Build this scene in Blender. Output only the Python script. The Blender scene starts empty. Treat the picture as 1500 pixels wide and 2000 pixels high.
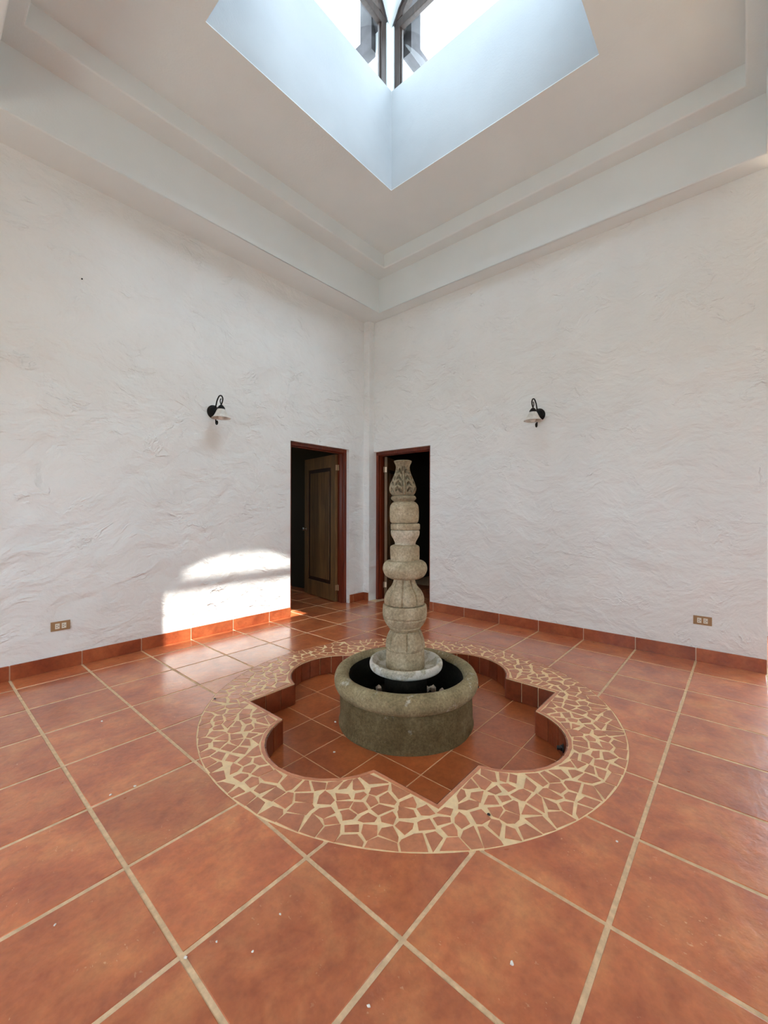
import bpy, bmesh, math, random
from mathutils import Vector, Matrix
from mathutils.noise import noise as mnoise
PI = math.pi
R = random.Random(7)
sc = bpy.context.scene
COL = sc.collection

# ------------------------------------------------------------------ camera, sky, sun, exposure
YAW, PIT, ROL = 0.7139, -0.0010, 0.0023
cam_d = bpy.data.cameras.new('camera')
cam_d.sensor_fit = 'HORIZONTAL'; cam_d.sensor_width = 36.0
cam_d.lens = 36.0 * 814.18 / 1500.0
cam_d.clip_start = 0.02
cam = bpy.data.objects.new('camera', cam_d); COL.objects.link(cam)
fw = Vector((math.cos(YAW) * math.cos(PIT), math.sin(YAW) * math.cos(PIT), math.sin(PIT)))
rt = Vector((math.sin(YAW), -math.cos(YAW), 0)); up = rt.cross(fw)
r2 = math.cos(ROL) * rt + math.sin(ROL) * up; u2 = -math.sin(ROL) * rt + math.cos(ROL) * up
cam.matrix_world = Matrix(((r2.x, u2.x, -fw.x, -0.5113), (r2.y, u2.y, -fw.y, -0.3089),
                           (r2.z, u2.z, -fw.z, 1.2432), (0, 0, 0, 1)))
sc.camera = cam

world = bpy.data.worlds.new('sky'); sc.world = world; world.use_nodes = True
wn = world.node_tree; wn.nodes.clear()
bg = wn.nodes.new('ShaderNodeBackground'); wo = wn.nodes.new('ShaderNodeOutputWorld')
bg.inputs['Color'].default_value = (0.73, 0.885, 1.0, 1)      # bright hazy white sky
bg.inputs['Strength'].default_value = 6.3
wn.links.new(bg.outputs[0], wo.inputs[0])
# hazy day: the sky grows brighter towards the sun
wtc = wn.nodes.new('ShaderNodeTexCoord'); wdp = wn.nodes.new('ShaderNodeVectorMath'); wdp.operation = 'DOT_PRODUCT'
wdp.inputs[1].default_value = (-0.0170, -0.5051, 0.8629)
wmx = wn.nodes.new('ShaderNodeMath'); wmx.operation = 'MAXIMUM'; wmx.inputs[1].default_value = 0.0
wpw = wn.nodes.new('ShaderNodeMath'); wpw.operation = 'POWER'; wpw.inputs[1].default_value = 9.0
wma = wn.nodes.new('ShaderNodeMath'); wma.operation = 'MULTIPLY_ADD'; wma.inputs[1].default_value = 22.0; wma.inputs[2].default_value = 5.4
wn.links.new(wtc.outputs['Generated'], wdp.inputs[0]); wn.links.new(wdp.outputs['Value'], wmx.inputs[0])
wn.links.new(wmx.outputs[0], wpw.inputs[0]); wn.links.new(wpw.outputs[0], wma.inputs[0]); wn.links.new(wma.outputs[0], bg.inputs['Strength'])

sun_d = bpy.data.lights.new('sun', 'SUN'); sun_d.energy = 11.0; sun_d.angle = math.radians(0.6)
sun_d.color = (1.0, 0.95, 0.86)
sun = bpy.data.objects.new('sun', sun_d); COL.objects.link(sun)
SUND = Vector((0.11, 3.27, -5.585)).normalized()
sun.rotation_euler = SUND.to_track_quat('-Z', 'Y').to_euler()
sun.location = (1.7, -5, 12)

sc.view_settings.view_transform = 'Standard'; sc.view_settings.look = 'None'
sc.view_settings.gamma = 1.0; sc.view_settings.use_curve_mapping = False
sc.view_settings.exposure = 0.33
cy = sc.cycles
cy.use_denoising = True; cy.max_bounces = 14; cy.diffuse_bounces = 10; cy.glossy_bounces = 5
cy.transparent_max_bounces = 12; cy.caustics_reflective = False; cy.caustics_refractive = False
cy.sample_clamp_indirect = 10.0

# ------------------------------------------------------------------ measured layout (metres)
T = 0.44                       # floor tile module
XR, YL = 3.845, 3.7585         # right wall plane, left wall plane
ZW = 3.90                      # wall top / beam underside
ZM, ZC = 4.351, 4.521          # moulding underside, ceiling
SX0, SX1, SY0, SY1 = 0.814, 2.752, 0.49, 2.43   # skylight opening
ZS, ZR = 5.53, 6.10            # window sill, window rail
CX, CY = 1.712, 1.412          # pit centre
HX0, HY0, HX1 = -2.8, -2.8, 5.2   # hall extents behind the viewer
RO = 1.29                      # mosaic outer radius
PD = 0.15                      # pit depth


# ------------------------------------------------------------------ helpers
def obj(name, bm, mat, parent=None, smooth=False, loc=None):
    me = bpy.data.meshes.new(name)
    bmesh.ops.recalc_face_normals(bm, faces=bm.faces[:])
    bm.to_mesh(me); bm.free()
    if smooth:
        for p in me.polygons: p.use_smooth = True
    if mat: me.materials.append(mat)
    o = bpy.data.objects.new(name, me); COL.objects.link(o)
    if parent: o.parent = parent
    if loc: o.location = loc
    return o


def tag(o, label=None, cat=None, group=None, kind=None):
    if label: o['label'] = label
    if cat: o['category'] = cat
    if group: o['group'] = group
    if kind: o['kind'] = kind
    return o


def empty(name, loc, rz=0.0, label=None, cat=None, group=None, kind=None):
    o = bpy.data.objects.new(name, None); COL.objects.link(o)
    o.location = loc; o.rotation_euler = (0, 0, rz); o.empty_display_size = 0.1
    return tag(o, label, cat, group, kind)


def box(bm, x0, x1, y0, y1, z0, z1, bev=0.0):
    vs = [bm.verts.new(p) for p in ((x0, y0, z0), (x1, y0, z0), (x1, y1, z0), (x0, y1, z0),
                                    (x0, y0, z1), (x1, y0, z1), (x1, y1, z1), (x0, y1, z1))]
    fs = [bm.faces.new([vs[i] for i in f]) for f in
          ((0, 3, 2, 1), (4, 5, 6, 7), (0, 1, 5, 4), (1, 2, 6, 5), (2, 3, 7, 6), (3, 0, 4, 7))]
    if bev:
        es = list({e for f in fs for e in f.edges})
        bmesh.ops.bevel(bm, geom=es, offset=bev, segments=2, profile=0.5, affect='EDGES')


def boxes(lst, bev=0.0):
    bm = bmesh.new()
    for b in lst: box(bm, *b, bev=bev)
    return bm


def lathe(prof, n=64, cx=0, cy=0, fr=None, cap=True):
    """prof: (r,z) list from bottom to top; fr(theta,z,r)->r"""
    bm = bmesh.new(); rings = []
    for r, z in prof:
        ring = []
        for k in range(n):
            a = 2 * PI * k / n
            rr = fr(a, z, r) if fr else r
            ring.append(bm.verts.new((cx + rr * math.cos(a), cy + rr * math.sin(a), z)))
        rings.append(ring)
    for a, b in zip(rings, rings[1:]):
        for k in range(n):
            bm.faces.new((a[k], a[(k + 1) % n], b[(k + 1) % n], b[k]))
    if cap:
        bm.faces.new(list(reversed(rings[0]))); bm.faces.new(rings[-1])
    return bm


def refine(prof, d=0.006, smooth=True):
    """resample a profile with catmull-rom smoothing"""
    out = []
    P = prof
    for i in range(len(P) - 1):
        p0 = P[max(i - 1, 0)]; p1 = P[i]; p2 = P[i + 1]; p3 = P[min(i + 2, len(P) - 1)]
        n = max(1, int(math.hypot(p2[0] - p1[0], p2[1] - p1[1]) / d))
        for k in range(n):
            t = k / n
            if smooth:
                q = [0.5 * ((2 * p1[j]) + (-p0[j] + p2[j]) * t + (2 * p0[j] - 5 * p1[j] + 4 * p2[j] - p3[j]) * t * t
                            + (-p0[j] + 3 * p1[j] - 3 * p2[j] + p3[j]) * t ** 3) for j in (0, 1)]
            else:
                q = [p1[j] + (p2[j] - p1[j]) * t for j in (0, 1)]
            out.append((max(q[0], 0.0005), q[1]))
    out.append(P[-1])
    return out


def tube(bm, pts, rad, n=8, sub=6, taper=None):
    """smooth tube through points (catmull-rom)"""
    P = [Vector(p) for p in pts]; C = []
    for i in range(len(P) - 1):
        p0 = P[max(i - 1, 0)]; p1 = P[i]; p2 = P[i + 1]; p3 = P[min(i + 2, len(P) - 1)]
        for k in range(sub):
            t = k / sub
            C.append(0.5 * ((2 * p1) + (-p0 + p2) * t + (2 * p0 - 5 * p1 + 4 * p2 - p3) * t * t + (-p0 + 3 * p1 - 3 * p2 + p3) * t ** 3))
    C.append(P[-1])
    rings = []; nrm = None
    for i, c in enumerate(C):
        d = (C[min(i + 1, len(C) - 1)] - C[max(i - 1, 0)]).normalized()
        if nrm is None:
            nrm = d.orthogonal().normalized()
        nrm = (nrm - d * nrm.dot(d)).normalized(); b = d.cross(nrm)
        r = rad if taper is None else rad * taper(i / (len(C) - 1))
        rings.append([bm.verts.new(c + r * (math.cos(2 * PI * k / n) * nrm + math.sin(2 * PI * k / n) * b)) for k in range(n)])
    for a, b in zip(rings, rings[1:]):
        for k in range(n):
            bm.faces.new((a[k], a[(k + 1) % n], b[(k + 1) % n], b[k]))
    bm.faces.new(rings[0][::-1]); bm.faces.new(rings[-1])


def prism(bm, pts, z0, z1, inset=0.0):
    """extrude convex/simple xy polygon"""
    n = len(pts)
    a = [bm.verts.new((p[0], p[1], z0)) for p in pts]
    b = [bm.verts.new((p[0], p[1], z1)) for p in pts]
    bm.faces.new(a[::-1]); top = bm.faces.new(b)
    for k in range(n):
        bm.faces.new((a[k], a[(k + 1) % n], b[(k + 1) % n], b[k]))
    return top


def slab_hole(outer, inner, z0, z1):
    """flat slab between two loops"""
    bm = bmesh.new()
    for z in (z0, z1):
        es = []
        for lp in (outer, inner):
            vs = [bm.verts.new((p[0], p[1], z)) for p in lp]
            es += [bm.edges.new((vs[i], vs[(i + 1) % len(vs)])) for i in range(len(vs))]
        bmesh.ops.triangle_fill(bm, edges=es, use_beauty=True)
    bm.verts.ensure_lookup_table()
    no, ni = len(outer), len(inner)
    for off, n in ((0, no), (no, ni)):
        for i in range(n):
            j = (i + 1) % n; m = no + ni
            v = bm.verts
            try: bm.faces.new((v[off + i], v[off + j], v[m + off + j], v[m + off + i]))
            except ValueError: pass
    return bm


# ------------------------------------------------------------------ materials
def mat(name):
    m = bpy.data.materials.new(name); m.use_nodes = True
    nt = m.node_tree; b = nt.nodes['Principled BSDF']
    return m, nt, b


def N(nt, t, **kw):
    n = nt.nodes.new(t)
    for k, v in kw.items():
        if k in n.inputs: n.inputs[k].default_value = v
        else: setattr(n, k, v)
    return n


def coords(nt, scale=1.0, rnd=True, mapping=(1, 1, 1)):
    tc = N(nt, 'ShaderNodeTexCoord'); mp = N(nt, 'ShaderNodeMapping')
    mp.inputs['Scale'].default_value = tuple(scale * s for s in mapping)
    nt.links.new(tc.outputs['Object'], mp.inputs['Vector'])
    if rnd:
        oi = N(nt, 'ShaderNodeObjectInfo'); ml = N(nt, 'ShaderNodeMath', operation='MULTIPLY'); ml.inputs[1].default_value = 57.0
        nt.links.new(oi.outputs['Random'], ml.inputs[0])
        cb = N(nt, 'ShaderNodeCombineXYZ')
        for k in 'XYZ': nt.links.new(ml.outputs[0], cb.inputs[k])
        nt.links.new(cb.outputs[0], mp.inputs['Location'])
        return mp.outputs[0], oi
    return mp.outputs[0], None


def noise_n(nt, vec, scale, detail=4, rough=0.55, dist=0.0):
    n = N(nt, 'ShaderNodeTexNoise'); n.inputs['Scale'].default_value = scale; n.inputs['Detail'].default_value = detail
    n.inputs['Roughness'].default_value = rough; n.inputs['Distortion'].default_value = dist
    nt.links.new(vec, n.inputs['Vector']); return n


def ramp(nt, src, stops):
    r = N(nt, 'ShaderNodeValToRGB'); cr = r.color_ramp
    while len(cr.elements) < len(stops): cr.elements.new(0.5)
    for e, (p, c) in zip(cr.elements, stops): e.position = p; e.color = (*c, 1)
    nt.links.new(src, r.inputs[0]); return r


def bump(nt, b, src, dist, strength=1.0, prev=None):
    n = N(nt, 'ShaderNodeBump'); n.inputs['Distance'].default_value = dist; n.inputs['Strength'].default_value = strength
    nt.links.new(src, n.inputs['Height'])
    if prev: nt.links.new(prev.outputs[0], n.inputs['Normal'])
    nt.links.new(n.outputs[0], b.inputs['Normal']); return n


def mix(nt, a, b_, fac, blend='MIX'):
    m = N(nt, 'ShaderNodeMix'); m.data_type = 'RGBA'; m.blend_type = blend
    for s, v in ((m.inputs[6], a), (m.inputs[7], b_), (m.inputs[0], fac)):
        if hasattr(v, 'links') or hasattr(v, 'is_linked'): nt.links.new(v, s)
        elif isinstance(v, tuple): s.default_value = (*v, 1)
        else: s.default_value = v
    return m.outputs[2]


def plaster(name, c0, c1, rough_amp=1.0):
    m, nt, b = mat(name); v, _ = coords(nt, 1.0, False)
    n1 = noise_n(nt, v, 1.6, 3)
    cr = ramp(nt, n1.outputs[0], ((0.35, c0), (0.7, c1)))
    nt.links.new(cr.outputs[0], b.inputs['Base Color']); b.inputs['Roughness'].default_value = 0.85
    b.inputs['Specular IOR Level'].default_value = 0.25
    if rough_amp > 0:
        # trowel sweeps: warped, stretched ridges laid on top of broad waves
        w = noise_n(nt, v, 1.3, 2)
        wm = N(nt, 'ShaderNodeVectorMath', operation='MULTIPLY_ADD'); wm.inputs[1].default_value = (0.45, 0.45, 0.45)
        nt.links.new(w.outputs['Color'], wm.inputs[0]); nt.links.new(v, wm.inputs[2])
        mp = N(nt, 'ShaderNodeMapping'); mp.inputs['Scale'].default_value = (1.0, 1.0, 1.6)
        mp.inputs['Rotation'].default_value = (0.25, -0.3, 0)
        nt.links.new(wm.outputs[0], mp.inputs[0])
        a = noise_n(nt, mp.outputs[0], 3.4, 5, 0.55, 0.25)
        sb = N(nt, 'ShaderNodeMath', operation='SUBTRACT'); sb.inputs[1].default_value = 0.5; nt.links.new(a.outputs[0], sb.inputs[0])
        ab = N(nt, 'ShaderNodeMath', operation='ABSOLUTE'); nt.links.new(sb.outputs[0], ab.inputs[0])
        mr = N(nt, 'ShaderNodeMapRange'); mr.inputs[1].default_value = 0.0; mr.inputs[2].default_value = 0.05
        mr.inputs[3].default_value = 1.0; mr.inputs[4].default_value = 0.0; mr.interpolation_type = 'SMOOTHSTEP'
        nt.links.new(ab.outputs[0], mr.inputs[0])
        gate = noise_n(nt, v, 3.1, 2)
        gr = N(nt, 'ShaderNodeMapRange'); gr.inputs[1].default_value = 0.52; gr.inputs[2].default_value = 0.62
        nt.links.new(gate.outputs[0], gr.inputs[0])
        mu = N(nt, 'ShaderNodeMath', operation='MULTIPLY'); nt.links.new(mr.outputs[0], mu.inputs[0]); nt.links.new(gr.outputs[0], mu.inputs[1])
        b1 = bump(nt, b, mu.outputs[0], 0.0045 * rough_amp)
        c = noise_n(nt, mp.outputs[0], 3.8, 5, 0.5, 0.15)
        b2 = bump(nt, b, c.outputs[0], 0.046 * rough_amp, 1.0, b1)
        f = noise_n(nt, v, 28, 3)
        bump(nt, b, f.outputs[0], 0.0018 * rough_amp, 1.0, b2)
    else:
        f = noise_n(nt, v, 60, 3); bump(nt, b, f.outputs[0], 0.001)
    return m


M = {}
M['wall'] = plaster('rough_plaster', (0.785, 0.815, 0.82), (0.83, 0.86, 0.865), 1.0)
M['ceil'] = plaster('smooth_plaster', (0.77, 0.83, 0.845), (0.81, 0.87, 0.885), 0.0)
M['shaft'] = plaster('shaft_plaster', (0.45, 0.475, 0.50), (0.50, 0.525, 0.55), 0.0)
# old damp marks on the skylight shaft, real stains with their own shape
def stain_shaft():
    m = M['shaft']; nt = m.node_tree; b = nt.nodes['Principled BSDF']
    src = b.inputs['Base Color'].links[0].from_socket
    tc = N(nt, 'ShaderNodeTexCoord')
    fac = None
    for cen, sc_, th in (((2.62, 2.43, 5.0), (3.2, 1, 2.2), 0.57), ((1.0, 2.43, 4.85), (1.8, 1, 2.6), 0.6)):
        vm = N(nt, 'ShaderNodeVectorMath', operation='SUBTRACT'); vm.inputs[1].default_value = cen
        nt.links.new(tc.outputs['Object'], vm.inputs[0])
        vs = N(nt, 'ShaderNodeVectorMath', operation='MULTIPLY'); vs.inputs[1].default_value = sc_
        nt.links.new(vm.outputs[0], vs.inputs[0])
        ln = N(nt, 'ShaderNodeVectorMath', operation='LENGTH'); nt.links.new(vs.outputs[0], ln.inputs[0])
        fo = N(nt, 'ShaderNodeMapRange'); fo.inputs[1].default_value = 0.15; fo.inputs[2].default_value = 0.75
        fo.inputs[3].default_value = 1; fo.inputs[4].default_value = 0; nt.links.new(ln.outputs['Value'], fo.inputs[0])
        nz = noise_n(nt, tc.outputs['Object'], 9, 4, 0.6)
        th_ = N(nt, 'ShaderNodeMapRange'); th_.inputs[1].default_value = th; th_.inputs[2].default_value = th + 0.1
        nt.links.new(nz.outputs[0], th_.inputs[0])
        mu = N(nt, 'ShaderNodeMath', operation='MULTIPLY'); nt.links.new(fo.outputs[0], mu.inputs[0]); nt.links.new(th_.outputs[0], mu.inputs[1])
        if fac is None: fac = mu.outputs[0]
        else:
            ad = N(nt, 'ShaderNodeMath', operation='ADD'); ad.use_clamp = True
            nt.links.new(fac, ad.inputs[0]); nt.links.new(mu.outputs[0], ad.inputs[1]); fac = ad.outputs[0]
    half = N(nt, 'ShaderNodeMath', operation='MULTIPLY'); half.inputs[1].default_value = 0.45; nt.links.new(fac, half.inputs[0])
    nt.links.new(mix(nt, src, (0.42, 0.43, 0.47), half.outputs[0]), b.inputs['Base Color'])
stain_shaft()


def terracotta(name, dark, mid, light, rough=0.33, coat=0.0, spec=0.5, bmp=1.0, spot=0.35, fleck=0.0):
    m, nt, b = mat(name); v, oi = coords(nt, 1.0, True)
    n1 = noise_n(nt, v, 4.2, 5, 0.62, 0.4); n2 = noise_n(nt, v, 38, 4, 0.6); n3 = noise_n(nt, v, 13, 3, 0.6)
    c = ramp(nt, n1.outputs[0], ((0.30, dark), (0.50, mid), (0.72, light)))
    sp = N(nt, 'ShaderNodeMapRange'); sp.inputs[1].default_value = 0.58; sp.inputs[2].default_value = 0.80; sp.inputs[4].default_value = spot
    nt.links.new(n2.outputs[0], sp.inputs[0])
    c2 = mix(nt, c.outputs[0], dark, sp.outputs[0])
    mo = ramp(nt, n3.outputs[0], ((0.30, (0.89, 0.89, 0.89)), (0.68, (1.08, 1.08, 1.08)))); c2 = mix(nt, c2, mo.outputs[0], 1.0, 'MULTIPLY')
    m2 = ramp(nt, n2.outputs[0], ((0.30, (0.86, 0.86, 0.86)), (0.70, (1.12, 1.12, 1.12)))); c2 = mix(nt, c2, m2.outputs[0], 1.0, 'MULTIPLY')
    if fleck:                                # little pale scuffs and mortar smears, in clusters
        v2, _ = coords(nt, 1.0, True, (1, 0.55, 1)); f1 = noise_n(nt, v2, 95, 2, 0.5); f2 = noise_n(nt, v, 6, 2, 0.5)
        a1 = N(nt, 'ShaderNodeMapRange'); a1.inputs[1].default_value = 0.68; a1.inputs[2].default_value = 0.73; nt.links.new(f1.outputs[0], a1.inputs[0])
        a2 = N(nt, 'ShaderNodeMapRange'); a2.inputs[1].default_value = 0.52; a2.inputs[2].default_value = 0.66; a2.inputs[4].default_value = fleck; nt.links.new(f2.outputs[0], a2.inputs[0])
        a3 = N(nt, 'ShaderNodeMath', operation='MULTIPLY'); nt.links.new(a1.outputs[0], a3.inputs[0]); nt.links.new(a2.outputs[0], a3.inputs[1])
        c2 = mix(nt, c2, (0.82, 0.50, 0.30), a3.outputs[0])
    hs = N(nt, 'ShaderNodeHueSaturation')
    mr = N(nt, 'ShaderNodeMapRange'); mr.inputs[3].default_value = 0.88; mr.inputs[4].default_value = 1.1
    nt.links.new(oi.outputs['Random'], mr.inputs[0]); nt.links.new(mr.outputs[0], hs.inputs['Value'])
    nt.links.new(c2, hs.inputs['Color']); nt.links.new(hs.outputs[0], b.inputs['Base Color'])
    rr = N(nt, 'ShaderNodeMapRange'); rr.inputs[3].default_value = rough - 0.07; rr.inputs[4].default_value = rough + 0.1
    nt.links.new(n3.outputs[0], rr.inputs[0]); nt.links.new(rr.outputs[0], b.inputs['Roughness'])
    b.inputs['Specular IOR Level'].default_value = spec; b.inputs['Coat Weight'].default_value = coat
    b.inputs['Coat Roughness'].default_value = 0.16
    b1 = bump(nt, b, n3.outputs[0], 0.003 * bmp)
    bump(nt, b, n2.outputs[0], 0.0012 * bmp, 1.0, b1)
    return m


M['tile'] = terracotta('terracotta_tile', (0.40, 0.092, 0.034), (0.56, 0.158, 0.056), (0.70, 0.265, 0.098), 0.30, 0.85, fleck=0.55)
M['shard'] = terracotta('terracotta_shard', (0.48, 0.165, 0.085), (0.56, 0.21, 0.105), (0.64, 0.27, 0.14), 0.34, 0.4)
M['pit'] = terracotta('pit_tile', (0.36, 0.085, 0.026), (0.44, 0.115, 0.036), (0.50, 0.15, 0.05), 0.30, 0.2, bmp=0.1, spot=0.0)
M['side'] = terracotta('shaded_side_tile', (0.16, 0.035, 0.014), (0.24, 0.055, 0.022), (0.32, 0.085, 0.035), 0.3, 0.3)  # tile colour darkened to paint in the weaker light on the pit sides
M['base'] = terracotta('baseboard_tile', (0.23, 0.045, 0.016), (0.33, 0.078, 0.027), (0.43, 0.125, 0.045), 0.36, 0.1)


def plain(name, c, rough=0.8, spec=0.3, metal=0.0, nscale=None, var=0.15, bmp=0.0, nd=0.5):
    m, nt, b = mat(name)
    b.inputs['Roughness'].default_value = rough; b.inputs['Specular IOR Level'].default_value = spec; b.inputs['Metallic'].default_value = metal
    b.inputs['Base Color'].default_value = (*c, 1)
    if nscale:
        v, _ = coords(nt, 1.0, False); n = noise_n(nt, v, nscale, 5, 0.6)
        cr = ramp(nt, n.outputs[0], ((0.3, tuple(x * (1 - var) for x in c)), (0.7, tuple(min(1, x * (1 + var)) for x in c))))
        nt.links.new(cr.outputs[0], b.inputs['Base Color'])
        if bmp: bump(nt, b, n.outputs[0], bmp)
    return m


M['grout'] = plain('floor_grout', (0.72, 0.52, 0.33), 0.9, 0.1, nscale=30, var=0.2, bmp=0.002)
M['mgrout'] = plain('mosaic_grout', (0.90, 0.69, 0.42), 0.85, 0.15, nscale=25, var=0.12, bmp=0.002)
M['bgrout'] = plain('baseboard_grout', (0.66, 0.50, 0.36), 0.9, 0.1)
M['pgrout'] = plain('pit_grout', (0.72, 0.45, 0.26), 0.9, 0.1, nscale=30)
M['concrete'] = plain('bare_concrete', (0.30, 0.28, 0.25), 0.9, 0.1, nscale=8)
M['iron'] = plain('black_iron', (0.004, 0.004, 0.004), 0.55, 0.22)
M['chrome'] = plain('satin_steel', (0.75, 0.74, 0.72), 0.25, 0.5, 1.0)
M['brass'] = plain('worn_brass', (0.55, 0.42, 0.30), 0.35, 0.5, 1.0)
M['plate'] = plain('tan_plate', (0.36, 0.22, 0.11), 0.5, 0.3)
M['socket'] = plain('cream_plastic', (0.74, 0.72, 0.62), 0.4, 0.4)
M['slot'] = plain('socket_slot', (0.01, 0.01, 0.01), 0.6)
M['chip'] = plain('white_plaster_chip', (0.85, 0.83, 0.78), 0.9, nscale=60)
M['rubble'] = plain('pale_rubble', (0.78, 0.68, 0.58), 0.95, 0.1, nscale=40, var=0.25)
M['rubber'] = plain('black_rubber', (0.008, 0.008, 0.009), 0.35, 0.5)
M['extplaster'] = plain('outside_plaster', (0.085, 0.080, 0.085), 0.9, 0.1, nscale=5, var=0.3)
M['ground'] = plain('outside_ground', (0.30, 0.27, 0.22), 0.95, 0.1, nscale=2)
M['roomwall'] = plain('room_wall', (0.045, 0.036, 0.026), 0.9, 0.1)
M['roomceil'] = plain('room_ceiling', (0.62, 0.64, 0.52), 0.9, 0.1)


def stone(name, c0, c1, c2, white=None):
    m, nt, b = mat(name); v, _ = coords(nt, 1.0, False)
    n1 = noise_n(nt, v, 7, 6, 0.62); n2 = noise_n(nt, v, 70, 4, 0.7); vo = N(nt, 'ShaderNodeTexVoronoi'); vo.inputs['Scale'].default_value = 120
    nt.links.new(v, vo.inputs['Vector'])
    c = ramp(nt, n1.outputs[0], ((0.3, c0), (0.52, c1), (0.72, c2)))
    sp = N(nt, 'ShaderNodeMapRange'); sp.inputs[1].default_value = 0.35; sp.inputs[2].default_value = 0.65; sp.inputs[3].default_value = 0.72; sp.inputs[4].default_value = 1.22
    nt.links.new(n2.outputs[0], sp.inputs[0])
    cc = N(nt, 'ShaderNodeCombineColor')
    for k in (0, 1, 2): nt.links.new(sp.outputs[0], cc.inputs[k])
    col = mix(nt, c.outputs[0], cc.outputs[0], 1.0, 'MULTIPLY')
    if white:
        th, amt = white
        n4 = noise_n(nt, v, 11, 5, 0.65)
        mr = N(nt, 'ShaderNodeMapRange'); mr.inputs[1].default_value = th; mr.inputs[2].default_value = th + 0.08; mr.inputs[4].default_value = amt
        nt.links.new(n4.outputs[0], mr.inputs[0]); col = mix(nt, col, (0.68, 0.67, 0.62), mr.outputs[0])
    nt.links.new(col, b.inputs['Base Color']); b.inputs['Roughness'].default_value = 0.92; b.inputs['Specular IOR Level'].default_value = 0.2
    b1 = bump(nt, b, n2.outputs[0], 0.004); bump(nt, b, vo.outputs['Distance'], 0.002, 0.8, b1)
    return m


M['stone'] = stone('carved_stone', (0.30, 0.245, 0.155), (0.41, 0.345, 0.235), (0.52, 0.45, 0.33))
M['finial'] = stone('finial_stone', (0.20, 0.165, 0.105), (0.27, 0.225, 0.150), (0.34, 0.29, 0.20))
M['cup'] = stone('pale_cup_stone', (0.42, 0.36, 0.26), (0.52, 0.46, 0.36), (0.60, 0.54, 0.44), (0.52, 0.5))
M['dish'] = stone('limed_dish_stone', (0.36, 0.33, 0.24), (0.46, 0.43, 0.34), (0.56, 0.53, 0.45), (0.47, 0.9))
M['basin'] = stone('basin_stone', (0.100, 0.070, 0.030), (0.155, 0.116, 0.056), (0.225, 0.180, 0.098), (0.66, 0.35))
M['rim'] = stone('rim_stone', (0.22, 0.175, 0.095), (0.31, 0.255, 0.148), (0.41, 0.35, 0.215), (0.60, 0.5))
M['inner_stone'] = stone('dark_inner_stone', (0.008, 0.007, 0.005), (0.014, 0.012, 0.008), (0.028, 0.024, 0.016))  # near-black tone for the basin hollow and pedestal


def wood(name, c0, c1, c2, rough=0.35, axis='Z', sc_=1.0):
    m, nt, b = mat(name)
    mp = {'Z': (1, 1, 0.06), 'X': (0.06, 1, 1), 'Y': (1, 0.06, 1)}[axis]
    v, _ = coords(nt, 1.0, True, mp)
    n1 = noise_n(nt, v, 28 * sc_, 5, 0.6, 1.2); n2 = noise_n(nt, v, 5 * sc_, 3, 0.5, 0.5)
    c = ramp(nt, n1.outputs[0], ((0.3, c0), (0.5, c1), (0.72, c2)))
    c4 = ramp(nt, n2.outputs[0], ((0.3, (0.55, 0.55, 0.55)), (0.7, (1.15, 1.15, 1.15))))
    nt.links.new(mix(nt, c.outputs[0], c4.outputs[0], 1.0, 'MULTIPLY'), b.inputs['Base Color'])
    b.inputs['Roughness'].default_value = rough; b.inputs['Specular IOR Level'].default_value = 0.5
    bump(nt, b, n1.outputs[0], 0.0006)
    return m


M['frame'] = wood('mahogany_frame', (0.09, 0.012, 0.003), (0.16, 0.024, 0.006), (0.24, 0.045, 0.012), 0.42)
M['leaf'] = wood('door_wood', (0.12, 0.062, 0.022), (0.20, 0.108, 0.040), (0.30, 0.17, 0.065), 0.4)
M['groove'] = wood('dark_moulding', (0.02, 0.006, 0.003), (0.035, 0.010, 0.005), (0.05, 0.016, 0.008), 0.4)
M['wframe'] = wood('window_frame_wood', (0.022, 0.011, 0.008), (0.038, 0.020, 0.015), (0.06, 0.034, 0.026), 0.5)

# thin window glass: see-through with a real surface reflection
gm, nt, b = mat('window_glass'); nt.nodes.remove(b)
tr = N(nt, 'ShaderNodeBsdfTransparent'); gl = N(nt, 'ShaderNodeBsdfGlossy'); gl.inputs['Roughness'].default_value = 0.02
lwt = N(nt, 'ShaderNodeLayerWeight'); lwt.inputs['Blend'].default_value = 0.5; mx = N(nt, 'ShaderNodeMixShader')
pw = N(nt, 'ShaderNodeMath', operation='POWER'); pw.inputs[1].default_value = 5.0; nt.links.new(lwt.outputs['Facing'], pw.inputs[0])
fr_ = N(nt, 'ShaderNodeMath', operation='MULTIPLY_ADD'); fr_.inputs[1].default_value = 0.5; fr_.inputs[2].default_value = 0.03; nt.links.new(pw.outputs[0], fr_.inputs[0])
nt.links.new(fr_.outputs[0], mx.inputs[0]); nt.links.new(tr.outputs[0], mx.inputs[1]); nt.links.new(gl.outputs[0], mx.inputs[2])
nt.links.new(mx.outputs[0], nt.nodes['Material Output'].inputs[0]); M['glass'] = gm
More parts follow.
